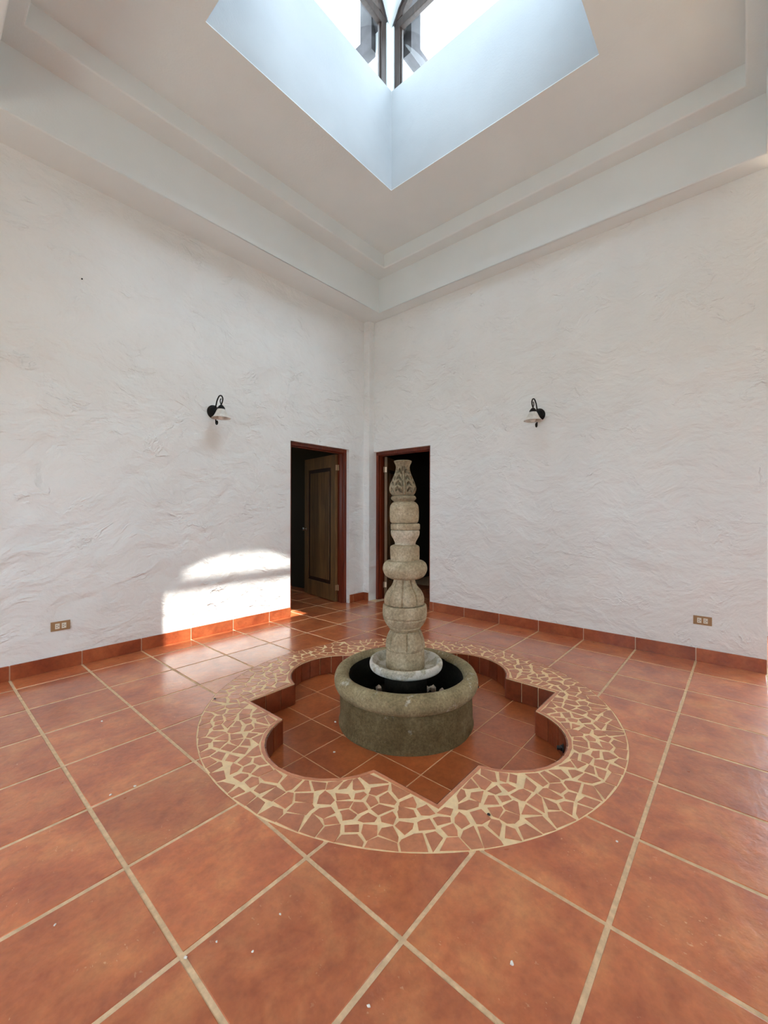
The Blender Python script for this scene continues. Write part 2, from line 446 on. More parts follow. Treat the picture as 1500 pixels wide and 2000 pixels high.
# frosted alabaster shade
gm, nt, b = mat('frosted_shade'); b.inputs['Base Color'].default_value = (0.80, 0.79, 0.74, 1); b.inputs['Roughness'].default_value = 0.35
v, _ = coords(nt, 1.0, False); nz = noise_n(nt, v, 18, 3, 0.5, 1.5)
cr = ramp(nt, nz.outputs[0], ((0.3, (0.60, 0.585, 0.54)), (0.65, (0.86, 0.85, 0.81)))); nt.links.new(cr.outputs[0], b.inputs['Base Color'])
trl = N(nt, 'ShaderNodeBsdfTranslucent'); trl.inputs['Color'].default_value = (0.85, 0.84, 0.80, 1); mx = N(nt, 'ShaderNodeMixShader'); mx.inputs[0].default_value = 0.16
nt.links.new(b.outputs[0], mx.inputs[1]); nt.links.new(trl.outputs[0], mx.inputs[2]); nt.links.new(mx.outputs[0], nt.nodes['Material Output'].inputs[0])
M['shade'] = gm


# ------------------------------------------------------------------ plan outlines
def quatrefoil(off=0.0, n=18):
    """closed outline of the pit, counter-clockwise, offset outwards by off"""
    H = 0.735 + off; a = 0.372 + off; s = 0.29
    pts = []
    for q in range(4):
        # side q: travel along +x side of a rotated frame; outward is +x, direction +y
        loc = [(H, -H)]
        Rr = (0.372 ** 2 + s ** 2) / (2 * s) + off; xc = 0.735 + s + off - Rr
        th = math.acos(max(-1, min(1, (H - xc) / Rr)))
        for k in range(n + 1):
            t = -th + 2 * th * k / n
            loc.append((xc + Rr * math.cos(t), Rr * math.sin(t)))
        ca, sa = math.cos(q * PI / 2), math.sin(q * PI / 2)
        pts += [(CX + x * ca - y * sa, CY + x * sa + y * ca) for x, y in loc]
    return pts


def circle(r, n=128):
    return [(CX + r * math.cos(2 * PI * k / n), CY + r * math.sin(2 * PI * k / n)) for k in range(n)]


QUAD = quatrefoil()

# ------------------------------------------------------------------ floor
FX0, FX1, FY0, FY1 = HX0 - 0.3, 8.2, HY0 - 0.3, 8.2
floor = obj('floor', slab_hole([(FX0, FY0), (FX1, FY0), (FX1, FY1), (FX0, FY1)], circle(RO + 0.002), -0.145, -0.0022), M['grout'])
tag(floor, 'polished square terracotta floor tiles with sandy grout joints', 'floor', kind='structure')

G = 0.008                                   # half joint
def tile_mesh(w, h, th=0.012, bev=0.0025, name='tile', mat_=None):
    bm = bmesh.new()
    box(bm, -w / 2, w / 2, -h / 2, h / 2, -th, 0)
    es = [e for e in bm.edges if all(v.co.z > -1e-6 for v in e.verts)]
    bmesh.ops.bevel(bm, geom=es, offset=bev, segments=2, profile=0.5, affect='EDGES')
    me = bpy.data.meshes.new(name); bm.to_mesh(me); bm.free(); me.materials.append(mat_ or M['tile'])
    for p in me.polygons: p.use_smooth = abs(p.normal.z) < 0.98
    return me


full = tile_mesh(T - 2 * G, T - 2 * G)


def circ_cut(i, j):
    """how tile (i,j) meets the mosaic circle: 0 outside, 1 crosses, 2 inside"""
    xs = (i * T, (i + 1) * T); ys = (j * T, (j + 1) * T)
    far = max(math.hypot(x - CX, y - CY) for x in xs for y in ys)
    nx = min(max(CX, xs[0]), xs[1]); ny = min(max(CY, ys[0]), ys[1])
    near = math.hypot(nx - CX, ny - CY)
    if far < RO: return 2
    return 1 if near < RO + 0.006 else 0


def cut_tile(x0, x1, y0, y1):
    """tile outline minus the mosaic circle (walk the rectangle finely, snap inside points onto the circle)"""
    R1 = RO + 0.003; n = 40; per = []
    for (ax, ay), (bx, by) in (((x0, y0), (x1, y0)), ((x1, y0), (x1, y1)), ((x1, y1), (x0, y1)), ((x0, y1), (x0, y0))):
        for k in range(n): per.append((ax + (bx - ax) * k / n, ay + (by - ay) * k / n))
    ins = [math.hypot(p[0] - CX, p[1] - CY) < R1 for p in per]
    if not any(ins): return [(x0, y0), (x1, y0), (x1, y1), (x0, y1)]
    if all(ins): return None
    m = len(per)
    start = next(k for k in range(m) if ins[k - 1] and not ins[k])
    seq = [per[(start + k) % m] for k in range(m)]; sin_ = [ins[(start + k) % m] for k in range(m)]
    out = []; k = 0; runs = []
    while k < m:
        if not sin_[k]:
            run = []
            while k < m and not sin_[k]: run.append(seq[k]); k += 1
            runs.append(run)
        else: k += 1
    polys = []
    def ang(p): return math.atan2(p[1] - CY, p[0] - CX)
    corner = {(round(a, 5), round(b_, 5)) for a, b_ in ((x0, y0), (x1, y0), (x1, y1), (x0, y1))}
    def simp(run): return [run[0]] + [p for p in run[1:-1] if (round(p[0], 5), round(p[1], 5)) in corner] + ([run[-1]] if len(run) > 1 else [])
    if len(runs) == 1:
        run = simp(runs[0]); a1, a0 = ang(runs[0][-1]), ang(runs[0][0])
        d = (a0 - a1 + PI) % (2 * PI) - PI
        arc = [(CX + R1 * math.cos(a1 + d * t / 10), CY + R1 * math.sin(a1 + d * t / 10)) for t in range(0, 11)]
        polys.append(run + arc)
    else:                                    # the circle bulges through one side: separate corner pieces
        for run0 in runs:
            run = simp(run0); a1, a0 = ang(run0[-1]), ang(run0[0])
            d = (a0 - a1 + PI) % (2 * PI) - PI
            arc = [(CX + R1 * math.cos(a1 + d * t / 6), CY + R1 * math.sin(a1 + d * t / 6)) for t in range(0, 7)]
            polys.append(run + arc)
    return polys if polys else None


def poly_area(p):
    return 0.5 * sum(p[i][0] * p[(i + 1) % len(p)][1] - p[(i + 1) % len(p)][0] * p[i][1] for i in range(len(p)))


def flat_piece(name, poly, z0, z1, mat_, parent, bev=0.0):
    cx = sum(p[0] for p in poly) / len(poly); cy_ = sum(p[1] for p in poly) / len(poly)
    q = []
    for p in poly:
        if not q or math.hypot(p[0] - q[-1][0], p[1] - q[-1][1]) > 0.003: q.append(p)
    if len(q) > 2 and math.hypot(q[0][0] - q[-1][0], q[0][1] - q[-1][1]) < 0.003: q.pop()
    if len(q) < 3 or abs(poly_area(q)) < 0.00025: return None
    if poly_area(q) < 0: q = q[::-1]
    bm = bmesh.new(); prism(bm, [(p[0] - cx, p[1] - cy_) for p in q], z0 - z1, 0)
    return obj(name, bm, mat_, parent, loc=(cx, cy_, z1))


def add_tile(x0, x1, y0, y1):
    w, h = x1 - x0, y1 - y0
    me = full if abs(w - T) < 1e-4 and abs(h - T) < 1e-4 else tile_mesh(w - 2 * G, h - 2 * G)
    o = bpy.data.objects.new('tile', me); COL.objects.link(o); o.parent = floor
    o.location = ((x0 + x1) / 2, (y0 + y1) / 2, R.uniform(-0.0006, 0.0006))
    o.rotation_euler = (R.uniform(-0.0012, 0.0012), R.uniform(-0.0012, 0.0012), 0)


for i in range(-6, 13):
    for j in range(-6, 15):
        x0, x1, y0, y1 = i * T, (i + 1) * T, j * T, (j + 1) * T
        if i < -3 and j < -1: continue
        # room area, clipped at the walls; door bays continue beyond
        inroom = (x0 < XR - 0.02 and y0 < YL - 0.02) or (y1 < -0.42 and x0 < HX1)
        bay1 = y1 > YL and 2.2 <= x0 + 0.01 and x0 < 3.74 and y0 < 6.2
        bay2 = x1 > XR and 2.62 <= y1 and y0 < 3.7 and x0 < 5.2
        if inroom and not bay1 and not bay2:
            if i >= 8 and x1 > XR and y1 > -0.42: x1 = XR
            if j >= 8 and y1 > YL: y1 = YL
        elif bay1 and x0 < XR:
            x1 = min(x1, 3.75) if y0 > YL - 0.3 and x1 > XR else x1
        elif bay2: pass
        elif not inroom: continue
        c = circ_cut(i, j)
        if c == 2: continue
        if c == 1:
            ps = cut_tile(x0 + G, x1 - G, y0 + G, y1 - G)
            if ps is None: continue
            if isinstance(ps[0][0], float): add_tile(x0, x1, y0, y1)
            else:
                for p in ps: flat_piece('tile', p, -0.012, 0.0, M['tile'], floor)
        else: add_tile(x0, x1, y0, y1)

# mosaic border round the pit
border = obj('mosaic_border', slab_hole(circle(RO + 0.002), QUAD, -0.145, -0.0012), M['mgrout'], floor)
border['label'] = 'round border of broken terracotta pieces set in cream grout'
bv = [v for v in border.data.vertices]


def in_poly(p, poly):
    c = False; n = len(poly)
    for i in range(n):
        a, b_ = poly[i], poly[i - 1]
        if (a[1] > p[1]) != (b_[1] > p[1]) and p[0] < (b_[0] - a[0]) * (p[1] - a[1]) / (b_[1] - a[1]) + a[0]: c = not c
    return c


def near_pt(p, poly):
    best = None
    for i in range(len(poly)):
        a, b_ = poly[i - 1], poly[i]; dx, dy = b_[0] - a[0], b_[1] - a[1]
        L = dx * dx + dy * dy; t = max(0, min(1, ((p[0] - a[0]) * dx + (p[1] - a[1]) * dy) / L)) if L > 0 else 0
        q = (a[0] + t * dx, a[1] + t * dy); d = math.hypot(p[0] - q[0], p[1] - q[1])
        if best is None or d < best[0]: best = (d, q)
    return best


RIM = quatrefoil(0.022, 18)
seeds = []; tries = 0
while len(seeds) < 430 and tries < 60000:
    tries += 1
    a, r = R.uniform(0, 2 * PI), RO * math.sqrt(R.uniform(0.25, 1))
    p = (CX + r * math.cos(a), CY + r * math.sin(a))
    if r > RO - 0.022 or in_poly(p, RIM): continue
    if near_pt(p, RIM)[0] < 0.014: continue
    dm = 0.050 if tries < 20000 else 0.040
    # pieces are longer one way than the other, the long way wandering
    th = 3.1 * mnoise((p[0] * 1.7, p[1] * 1.7, 0.0)); ca, sa = math.cos(th), math.sin(th)
    if any(((ca * (p[0] - s[0]) + sa * (p[1] - s[1])) / 1.35) ** 2 + ((-sa * (p[0] - s[0]) + ca * (p[1] - s[1])) / 0.85) ** 2 < (dm * R.uniform(0.8, 1.15)) ** 2 for s in seeds): continue
    seeds.append(p)
ghosts = []
for p in seeds:
    r = math.hypot(p[0] - CX, p[1] - CY)
    if r > RO - 0.16: k = (2 * RO - r) / r; ghosts.append((CX + (p[0] - CX) * k, CY + (p[1] - CY) * k))
    d, q = near_pt(p, RIM)
    if d < 0.16: ghosts.append((2 * q[0] - p[0], 2 * q[1] - p[1]))
allp = seeds + ghosts


def clip(poly, nx, ny, c):
    out = []
    for i in range(len(poly)):
        a, b_ = poly[i - 1], poly[i]; da = nx * a[0] + ny * a[1] - c; db = nx * b_[0] + ny * b_[1] - c
        if da <= 0 and db <= 0: out.append(b_)
        elif da <= 0 < db: t = da / (da - db); out.append((a[0] + t * (b_[0] - a[0]), a[1] + t * (b_[1] - a[1])))
        elif db <= 0 < da:
            t = da / (da - db); out.append((a[0] + t * (b_[0] - a[0]), a[1] + t * (b_[1] - a[1]))); out.append(b_)
    return out


shards = []
for p in seeds:
    poly = [(p[0] - 0.14, p[1] - 0.14), (p[0] + 0.14, p[1] - 0.14), (p[0] + 0.14, p[1] + 0.14), (p[0] - 0.14, p[1] + 0.14)]
    for s in allp:
        dx, dy = s[0] - p[0], s[1] - p[1]; L = math.hypot(dx, dy)
        if L < 1e-6 or L > 0.29: continue
        nx, ny = dx / L, dy / L
        gap = R.choice((0.0022, 0.003, 0.004, 0.0065))
        tl = R.uniform(-0.14, 0.14); ca, sa = math.cos(tl), math.sin(tl)      # joints are not quite parallel
        mxp = (p[0] + dx / 2, p[1] + dy / 2); nx, ny = nx * ca - ny * sa, nx * sa + ny * ca
        if s not in ghosts or True:
            poly = clip(poly, nx, ny, nx * mxp[0] + ny * mxp[1] - gap)
        if len(poly) < 3: break
    if len(poly) < 3: continue
    # drop very short sides so the pieces read as snapped four- and five-sided bits
    ch = True
    while ch and len(poly) > 3:
        ch = False
        for i in range(len(poly)):
            a, b_ = poly[i - 1], poly[i]
            if math.hypot(a[0] - b_[0], a[1] - b_[1]) < 0.018:
                poly = poly[:i] + poly[i + 1:]; ch = True; break
    q = []
    for v in poly:
        r = math.hypot(v[0] - CX, v[1] - CY)
        if r > RO - 0.003: v = (CX + (v[0] - CX) * (RO - 0.003) / r, CY + (v[1] - CY) * (RO - 0.003) / r)
        if in_poly(v, RIM): v = near_pt(v, RIM)[1]
        q.append(v)
    cxx = sum(v[0] for v in q) / len(q); cyy = sum(v[1] for v in q) / len(q)
    q2 = []
    for v in q:                              # snapped corners leave wedges of grout
        k = 1 - (R.uniform(0.14, 0.42) if R.random() < 0.36 else R.uniform(0, 0.05))
        edge = math.hypot(v[0] - CX, v[1] - CY) > RO - 0.012 or near_pt(v, RIM)[0] < 0.006
        if edge: k = 1
        q2.append((cxx + (v[0] - cxx) * k, cyy + (v[1] - cyy) * k))
    shards.append((math.hypot(cxx + 0.5113, cyy + 0.3089), q2))
shards.sort(key=lambda t: t[0])
for _, q in shards[:298]:
    flat_piece('mosaic_shard', q, -0.008, R.uniform(0.0004, 0.002), M['shard'], border)
bm = bmesh.new()
for _, q in shards[298:]:
    if abs(poly_area(q)) < 0.00025: continue
    if poly_area(q) < 0: q = q[::-1]
    prism(bm, q, -0.008, R.uniform(0.0004, 0.002))
o = obj('far_mosaic_shards', bm, M['shard'], border); o['kind'] = 'stuff'; o['label'] = 'small broken tile pieces at the far side of the border'

# narrow nosing strip along the pit edge, in short lengths
def strip_pieces(inner_off, outer_off, step, name, z0, z1, m, parent):
    a = quatrefoil(inner_off, 12); b_ = quatrefoil(outer_off, 12); n = len(a)
    for i in range(n):
        j = (i + 1) % n
        L = math.hypot(a[j][0] - a[i][0], a[j][1] - a[i][1]); k = max(1, round(L / step))
        for t in range(k):
            u0, u1 = t / k, (t + 1) / k
            P = lambda s, u: (s[i][0] + (s[j][0] - s[i][0]) * u, s[i][1] + (s[j][1] - s[i][1]) * u)
            e = 0.0
            yield [P(a, u0), P(a, u1), P(b_, u1), P(b_, u0)]
nb = bmesh.new()
for q in strip_pieces(0.0025, 0.019, 0.11, '', 0, 0, None, None):
    if poly_area(q) < 0: q = q[::-1]
    prism(nb, q, -0.008, 0.0008)
o = obj('pit_nosing', nb, M['shard'], border); o['label'] = 'thin smooth terracotta lip along the pit edge'

# pit: floor tiles and the upright tiles of its sides
pit = obj('pit_floor', boxes([(CX - 1.15, CX + 1.15, CY - 1.15, CY + 1.15, -0.26, -PD - 0.0015)]), M['pgrout'], floor)
pit['label'] = 'sunken floor of dark glossy terracotta under the fountain'
PX0, PY0, PT = 0.985, 0.985, 0.30
pm = tile_mesh(PT - 0.0065, PT - 0.0065, 0.01, 0.0012, 'pit_tile', M['pit'])
for i in range(-4, 8):
    for j in range(-4, 8):
        xc, yc = PX0 + (i + 0.5) * PT, PY0 + (j + 0.5) * PT
        if abs(xc - CX) > 1.15 or abs(yc - CY) > 1.15: continue
        near = near_pt((xc, yc), QUAD)[0]
        if not in_poly((xc, yc), QUAD) and near > 0.23: continue
        o = bpy.data.objects.new('tile', pm); COL.objects.link(o); o.parent = pit
        o.location = (xc, yc, -PD + R.uniform(-0.0004, 0.0004))

side = empty('pit_side', (0, 0, 0)); side.parent = floor
side['label'] = 'upright tiles lining the quatrefoil pit'
fine = quatrefoil(0.0, 60)
cor = []                                     # corners split the outline into runs
pts = fine; n = len(pts)
def turn(i):
    a, b_, c = pts[i - 1], pts[i], pts[(i + 1) % n]
    t = math.atan2(c[1] - b_[1], c[0] - b_[0]) - math.atan2(b_[1] - a[1], b_[0] - a[0])
    return abs((t + PI) % (2 * PI) - PI)
cor = [i for i in range(n) if turn(i) > 0.5]
for ci, c0 in enumerate(cor):
    c1 = cor[(ci + 1) % len(cor)]
    run = [pts[(c0 + k) % n] for k in range(((c1 - c0) % n) + 1)]
    cum = [0]
    for a, b_ in zip(run, run[1:]): cum.append(cum[-1] + math.hypot(b_[0] - a[0], b_[1] - a[1]))
    L = cum[-1]; k = max(1, round(L / (0.128 if L < 0.5 else 0.105)))
    def at(s):
        for i in range(len(run) - 1):
            if cum[i + 1] >= s - 1e-9:
                t = (s - cum[i]) / max(cum[i + 1] - cum[i], 1e-9)
                return (run[i][0] + (run[i + 1][0] - run[i][0]) * t, run[i][1] + (run[i + 1][1] - run[i][1]) * t)
        return run[-1]
    for t in range(k):
        s0 = L * t / k + 0.0035; s1 = L * (t + 1) / k - 0.0035
        P = [at(s0 + (s1 - s0) * u / 4) for u in range(5)]
        inn = []
        for u, p in enumerate(P):
            a, b_ = P[max(u - 1, 0)], P[min(u + 1, 4)]; d = math.hypot(b_[0] - a[0], b_[1] - a[1])
            nx, ny = -(b_[1] - a[1]) / d, (b_[0] - a[0]) / d          # inwards (ccw outline)
            inn.append((p[0] + nx * 0.009, p[1] + ny * 0.009))
        poly = P + inn[::-1]
        if poly_area(poly) < 0: poly = poly[::-1]
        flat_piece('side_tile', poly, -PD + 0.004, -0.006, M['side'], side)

# ------------------------------------------------------------------ walls
D1 = (2.492, 3.455)        # left doorway, x range
D2 = (2.697, 3.655)        # right doorway, y range
DH = 2.082
WT = 0.20


def wall_mesh(lst): return boxes(lst)


wl = obj('wall_left', wall_mesh([(HX0, D1[0], YL, YL + WT, -0.004, ZW + 0.02), (D1[1], XR + 0.0, YL, YL + WT, -0.004, ZW + 0.02),
                                 (D1[0], D1[1], YL, YL + WT, DH, ZW + 0.02)]), M['wall'])
tag(wl, 'white hand-trowelled plaster wall with the left doorway', 'wall', kind='structure')
wr = obj('wall_right', wall_mesh([(XR, XR + WT, -0.44, D2[0], -0.004, ZW + 0.02), (XR, XR + WT, D2[1], YL + WT, -0.004, ZW + 0.02),
                                  (XR, XR + WT, D2[0], D2[1], DH, ZW + 0.02)]), M['wall'])
tag(wr, 'white hand-trowelled plaster wall with the right doorway', 'wall', kind='structure')
co = obj('wall_corner', boxes([(3.746, XR + 0.004, D2[1], YL + 0.004, -0.004, ZW + 0.02)], 0.004), M['wall'])
tag(co, 'slim square plaster pier filling the corner between both doorways', 'wall', kind='structure')

# hall shell behind the viewer, with two unseen wide openings added to bring in daylight
wh = obj('wall_back', wall_mesh([
    (HX0 - 0.2, HX0, HY0 - 0.2, -2.0, -0.004, ZW + 0.02), (HX0 - 0.2, HX0, 2.9, YL + WT, -0.004, ZW + 0.02),
    (HX0 - 0.2, HX0, -2.0, 2.9, -0.004, 0.9), (HX0 - 0.2, HX0, -2.0, 2.9, 2.1, ZW + 0.02),
    (HX0, HX1 + 0.2, HY0 - 0.2, HY0, -0.004, ZW + 0.02),
    (HX1, HX1 + 0.2, HY0, -2.6, -0.004, ZW + 0.02), (HX1, HX1 + 0.2, -0.64, -0.24, -0.004, ZW + 0.02),
    (HX1, HX1 + 0.2, -2.6, -0.64, -0.004, 0.1), (HX1, HX1 + 0.2, -2.6, -0.64, 2.3, ZW + 0.02),
    (XR + WT, HX1, -0.44, -0.24, -0.004, ZW + 0.02)]), M['wall'])
tag(wh, 'white plaster hall walls round the courtyard room', 'wall', kind='structure')

# dark rooms behind the doors; unseen opening added to light the left door leaf
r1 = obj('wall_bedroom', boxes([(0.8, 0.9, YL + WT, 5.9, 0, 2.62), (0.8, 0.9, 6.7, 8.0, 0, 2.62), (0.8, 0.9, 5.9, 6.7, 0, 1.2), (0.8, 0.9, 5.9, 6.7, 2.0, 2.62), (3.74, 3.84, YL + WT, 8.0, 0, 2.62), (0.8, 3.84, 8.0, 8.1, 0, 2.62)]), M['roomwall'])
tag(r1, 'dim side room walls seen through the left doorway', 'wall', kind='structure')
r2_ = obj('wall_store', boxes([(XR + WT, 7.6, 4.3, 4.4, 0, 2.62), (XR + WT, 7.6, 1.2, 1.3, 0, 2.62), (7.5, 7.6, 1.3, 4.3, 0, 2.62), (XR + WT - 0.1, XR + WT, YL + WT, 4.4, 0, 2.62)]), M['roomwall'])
tag(r2_, 'dark store room walls seen through the right doorway', 'wall', kind='structure')
rc = obj('ceiling_rooms', boxes([(0.8, 3.84, YL + WT, 8.1, 2.50, 2.7), (XR + WT - 0.1, 7.6, 1.2, 4.4, 2.50, 2.7)]), M['roomceil'])
tag(rc, 'pale ceilings of the two side rooms', 'ceiling', kind='structure')

# ------------------------------------------------------------------ beam, moulding, ceiling, skylight
BX0, BX1, BY0, BY1 = -0.15, 3.672, -0.42, 3.415
def ring(outer, inner, z0, z1):
    (ax0, ax1, ay0, ay1), (bx0, bx1, by0, by1) = outer, inner
    return slab_hole([(ax0, ay0), (ax1, ay0), (ax1, ay1), (ax0, ay1)], [(bx0, by0), (bx1, by0), (bx1, by1), (bx0, by1)], z0, z1)
OUT = (HX0 - 0.2, HX1 + 0.2, HY0 - 0.2, YL + WT)
bm = ring(OUT, (BX0, BX1, BY0, BY1), ZW, ZC + 0.2)
es = [e for e in bm.edges if all(BX0 - .01 < v.co.x < BX1 + .01 and BY0 - .01 < v.co.y < BY1 + .01 for v in e.verts)
      and (abs(e.verts[0].co.z - ZW) < 1e-3 and abs(e.verts[1].co.z - ZW) < 1e-3) and not (len(e.link_faces) == 2 and all(abs(f.normal.z) > .9 for f in e.link_faces))]
bmesh.ops.bevel(bm, geom=es, offset=0.012, segments=3, profile=0.5, affect='EDGES')
tag(obj('trim_1', bm, M['ceil']), 'deep boxed plaster beam running round the top of the walls', 'beam', kind='structure')
bm = ring((BX0 - .01, BX1 + .01, BY0 - .01, BY1 + .01), (0.0, 3.512, -0.302, 3.183), ZM, ZC + 0.1)
es = [e for e in bm.edges if all(-.05 < v.co.x < 3.56 and -.35 < v.co.y < 3.23 for v in e.verts) and abs(e.verts[0].co.z - ZM) < 1e-3 and abs(e.verts[1].co.z - ZM) < 1e-3]
bmesh.ops.bevel(bm, geom=es, offset=0.014, segments=3, profile=0.5, affect='EDGES')
tag(obj('trim_2', bm, M['ceil']), 'stepped plaster cornice between beam and ceiling', 'cornice', kind='structure')
tag(obj('ceiling', ring((-0.2, 3.75, -0.5, 3.5), (SX0, SX1, SY0, SY1), ZC, ZC + 0.006), M['ceil']),
    'flat cream ceiling with a square skylight opening', 'ceiling', kind='structure')

LW = 0.16                                   # lantern wall thickness
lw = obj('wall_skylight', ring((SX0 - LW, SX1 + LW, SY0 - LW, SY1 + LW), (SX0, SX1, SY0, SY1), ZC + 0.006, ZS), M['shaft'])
tag(lw, 'smooth pale plaster sides of the square skylight shaft', 'wall', kind='structure')
# corner piers of the lantern
PWX, PWY = 0.068, 0.026
prs = []
for sx in (0, 1):
    for sy in (0, 1):
        xa, xb = (SX0 - LW, SX0) if sx == 0 else (SX1, SX1 + LW)
        ya, yb = (SY0 - LW, SY0) if sy == 0 else (SY1, SY1 + LW)
        prs.append((min(xa, xb), max(xa, xb), min(ya, yb), max(ya, yb), ZS, ZR + 0.75))
        x2 = (SX0, SX0 + PWX) if sx == 0 else (SX1 - PWX, SX1)
        prs.append((*x2, ya, yb, ZS, ZR + 0.08))
        y2 = (SY0, SY0 + PWY) if sy == 0 else (SY1 - PWY, SY1)
        prs.append((xa, xb, *y2, ZS, ZR + 0.08))
tag(obj('trim_3', boxes(prs), M['ceil']), 'white plaster corner piers between the skylight windows', 'pier', kind='structure')

ZA = ZR + 0.08; AS = 0.46; AHX = (SX1 - SX0) / 2 - PWX; AHY = (SY1 - SY0) / 2 - PWY        # arch spring, rise, half width
def arch(u, AH):
    t = min(abs(u) / AH, 1.0)
    return ZA + AS * (1 - t ** 2.2) ** 0.62 if t < 1 else ZA
MX, MY = (SX0 + SX1) / 2, (SY0 + SY1) / 2
bm = bmesh.new(); n = 44; g = []
for i in range(n + 1):
    row = []
    for j in range(n + 1):
        x = SX0 + (SX1 - SX0) * i / n; y = SY0 + (SY1 - SY0) * j / n
        row.append(bm.verts.new((x, y, max(arch(x - MX, AHX), arch(y - MY, AHY)))))
    g.append(row)
for i in range(n):
    for j in range(n): bm.faces.new((g[i][j], g[i + 1][j], g[i + 1][j + 1], g[i][j + 1]))
tag(obj('ceiling_vault', bm, M['ceil'], smooth=True), 'small groined plaster vault over the skylight', 'ceiling', kind='structure')
# lantern upper walls above each arch and outer roof slab, eave tails
ev = []
bm = boxes([(SX0 - LW - .25, SX1 + LW + .25, SY0 - LW - .02, SY1 + LW + .02, ZA + AS + 0.02, ZA + AS + 0.12)])
def arch_fill(axis, side):
    k = 36; AH = AHX if axis == 'y' else AHY
    if axis == 'y': base, c = (SY0 - LW if side == 0 else SY1), MX
    else: base, c = (SX0 - LW if side == 0 else SX1), MY
    for i in range(k):
        u0, u1 = -AH + 2 * AH * i / k, -AH + 2 * AH * (i + 1) / k
        z0, z1 = arch(u0, AH), arch(u1, AH)
        def P(u, d, z): return (c + u, base + d, z) if axis == 'y' else (base + d, c + u, z)
        v = [bm.verts.new(P(u, d, z)) for u, d, z in ((u0, 0, z0), (u1, 0, z1), (u1, LW, z1), (u0, LW, z0),
                                                    (u0, 0, ZA + AS + .05), (u1, 0, ZA + AS + .05), (u1, LW, ZA + AS + .05), (u0, LW, ZA + AS + .05))]
        for f in ((0, 3, 2, 1), (4, 5, 6, 7), (0, 1, 5, 4), (1, 2, 6, 5), (2, 3, 7, 6), (3, 0, 4, 7)): bm.faces.new([v[q] for q in f])
for ax in 'xy':
    for s in (0, 1): arch_fill(ax, s)
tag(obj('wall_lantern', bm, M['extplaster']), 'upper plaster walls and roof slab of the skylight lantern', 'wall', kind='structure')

# outriggers under the lantern eaves, seen through the glass at the corners
ob = bmesh.new()
for sx in (0, 1):
    for sy in (0, 1):
        x0 = SX0 - 0.02 if sx == 0 else SX1 + 0.02; y0 = SY0 if sy == 0 else SY1
        dx = -1 if sx == 0 else 1; dy = -1 if sy == 0 else 1
        xx = (SX0 + 0.02, SX0 + 0.13) if sx == 0 else (SX1 - 0.13, SX1 - 0.02)
        yy = (y0 + dy * LW, y0 + dy * (LW + 0.42)); box(ob, *xx, min(yy), max(yy), 5.98, 6.14)
        box(ob, *xx, min(y0 + dy * LW, y0 + dy * (LW + .16)), max(y0 + dy * LW, y0 + dy * (LW + .16)), 6.14, 6.62)
        yy2 = (SY0 + 0.02, SY0 + 0.13) if sy == 0 else (SY1 - 0.13, SY1 - 0.02)
        xq = ((SX0 if sx == 0 else SX1) + dx * LW, (SX0 if sx == 0 else SX1) + dx * (LW + 0.42))
        box(ob, min(xq), max(xq), *yy2, 5.98, 6.14)
        xs_ = sorted(((SX0 if sx == 0 else SX1) + dx * LW, (SX0 if sx == 0 else SX1) + dx * (LW + .16)))
        box(ob, *xs_, *yy2, 6.14, 6.62)
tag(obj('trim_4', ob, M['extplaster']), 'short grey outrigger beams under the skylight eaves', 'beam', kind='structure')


def skylight_window(idx, origin, rz, label, AH):
    """local frame: x along the window (centred), y outwards, z up"""
    w = empty('window_%d' % idx, origin, rz, label, 'window', kind='structure')
    FW, FD = 0.07, 0.05; hw = AH
    z0, z1 = ZS + 0.002, ZR + 0.05
    def bar(x0, x1, za, zb, name='frame'):
        bm = boxes([(x0, x1, 0.012, 0.012 + FD, za, zb)], 0.006)
        obj(name, bm, M['wframe'], w)
    bar(-hw, -hw + FW, z0, z1); bar(hw - FW, hw, z0, z1); bar(-hw + FW, hw - FW, z0 - 0.001, z0 + 0.012); bar(-hw, hw, z1 - 0.02, z1 + FW)
    # inner stop bead
    bm = boxes([(-hw + FW, -hw + FW + .014, .03, .055, z0 + 0.012, z1), (hw - FW - .014, hw - FW, .03, .055, z0 + 0.012, z1),
                (-hw + FW, hw - FW, .03, .055, z1 - .014, z1)], 0.003)
    obj('bead', bm, M['wframe'], w)
    # arched head
    bm = bmesh.new(); k = 40; prev = None
    for i in range(k + 1):
        u = -hw + 2 * hw * i / k
        zo = max(arch(u, AH) - 0.0, z1 + FW); s = (hw - 0.055) / hw
        uu = u * s; zi = max(z1 + FW, arch(u, AH) - 0.062)
        cur = [bm.verts.new((u, 0.012, zo)), bm.verts.new((u, 0.062, zo)), bm.verts.new((uu, 0.062, zi)), bm.verts.new((uu, 0.012, zi))]
        if prev:
            for a in range(4): bm.faces.new((prev[a], prev[(a + 1) % 4], cur[(a + 1) % 4], cur[a]))
        else: bm.faces.new(cur)
        prev = cur
    bm.faces.new(prev[::-1]); obj('arch_frame', bm, M['wframe'], w)
    for x0, x1 in ((-hw + FW, hw - FW),):
        bm = boxes([(x0, x1, 0.038, 0.044, z0 + 0.012, z1)]); obj('pane', bm, M['glass'], w)
    bm = bmesh.new(); P = [(-hw + 0.04, z1 + FW)] + [((-hw + 2 * hw * i / 24) * 0.96, max(z1 + FW + .001, arch(-hw + 2 * hw * i / 24, AH) - 0.05)) for i in range(1, 24)] + [(hw - 0.04, z1 + FW)]
    a = [bm.verts.new((x, 0.038, z)) for x, z in P]; b_ = [bm.verts.new((x, 0.044, z)) for x, z in P]
    bm.faces.new(a); bm.faces.new(b_[::-1])
    for i in range(len(P)): bm.faces.new((a[i - 1], a[i], b_[i], b_[i - 1]))
    obj('pane', bm, M['glass'], w)
    return w


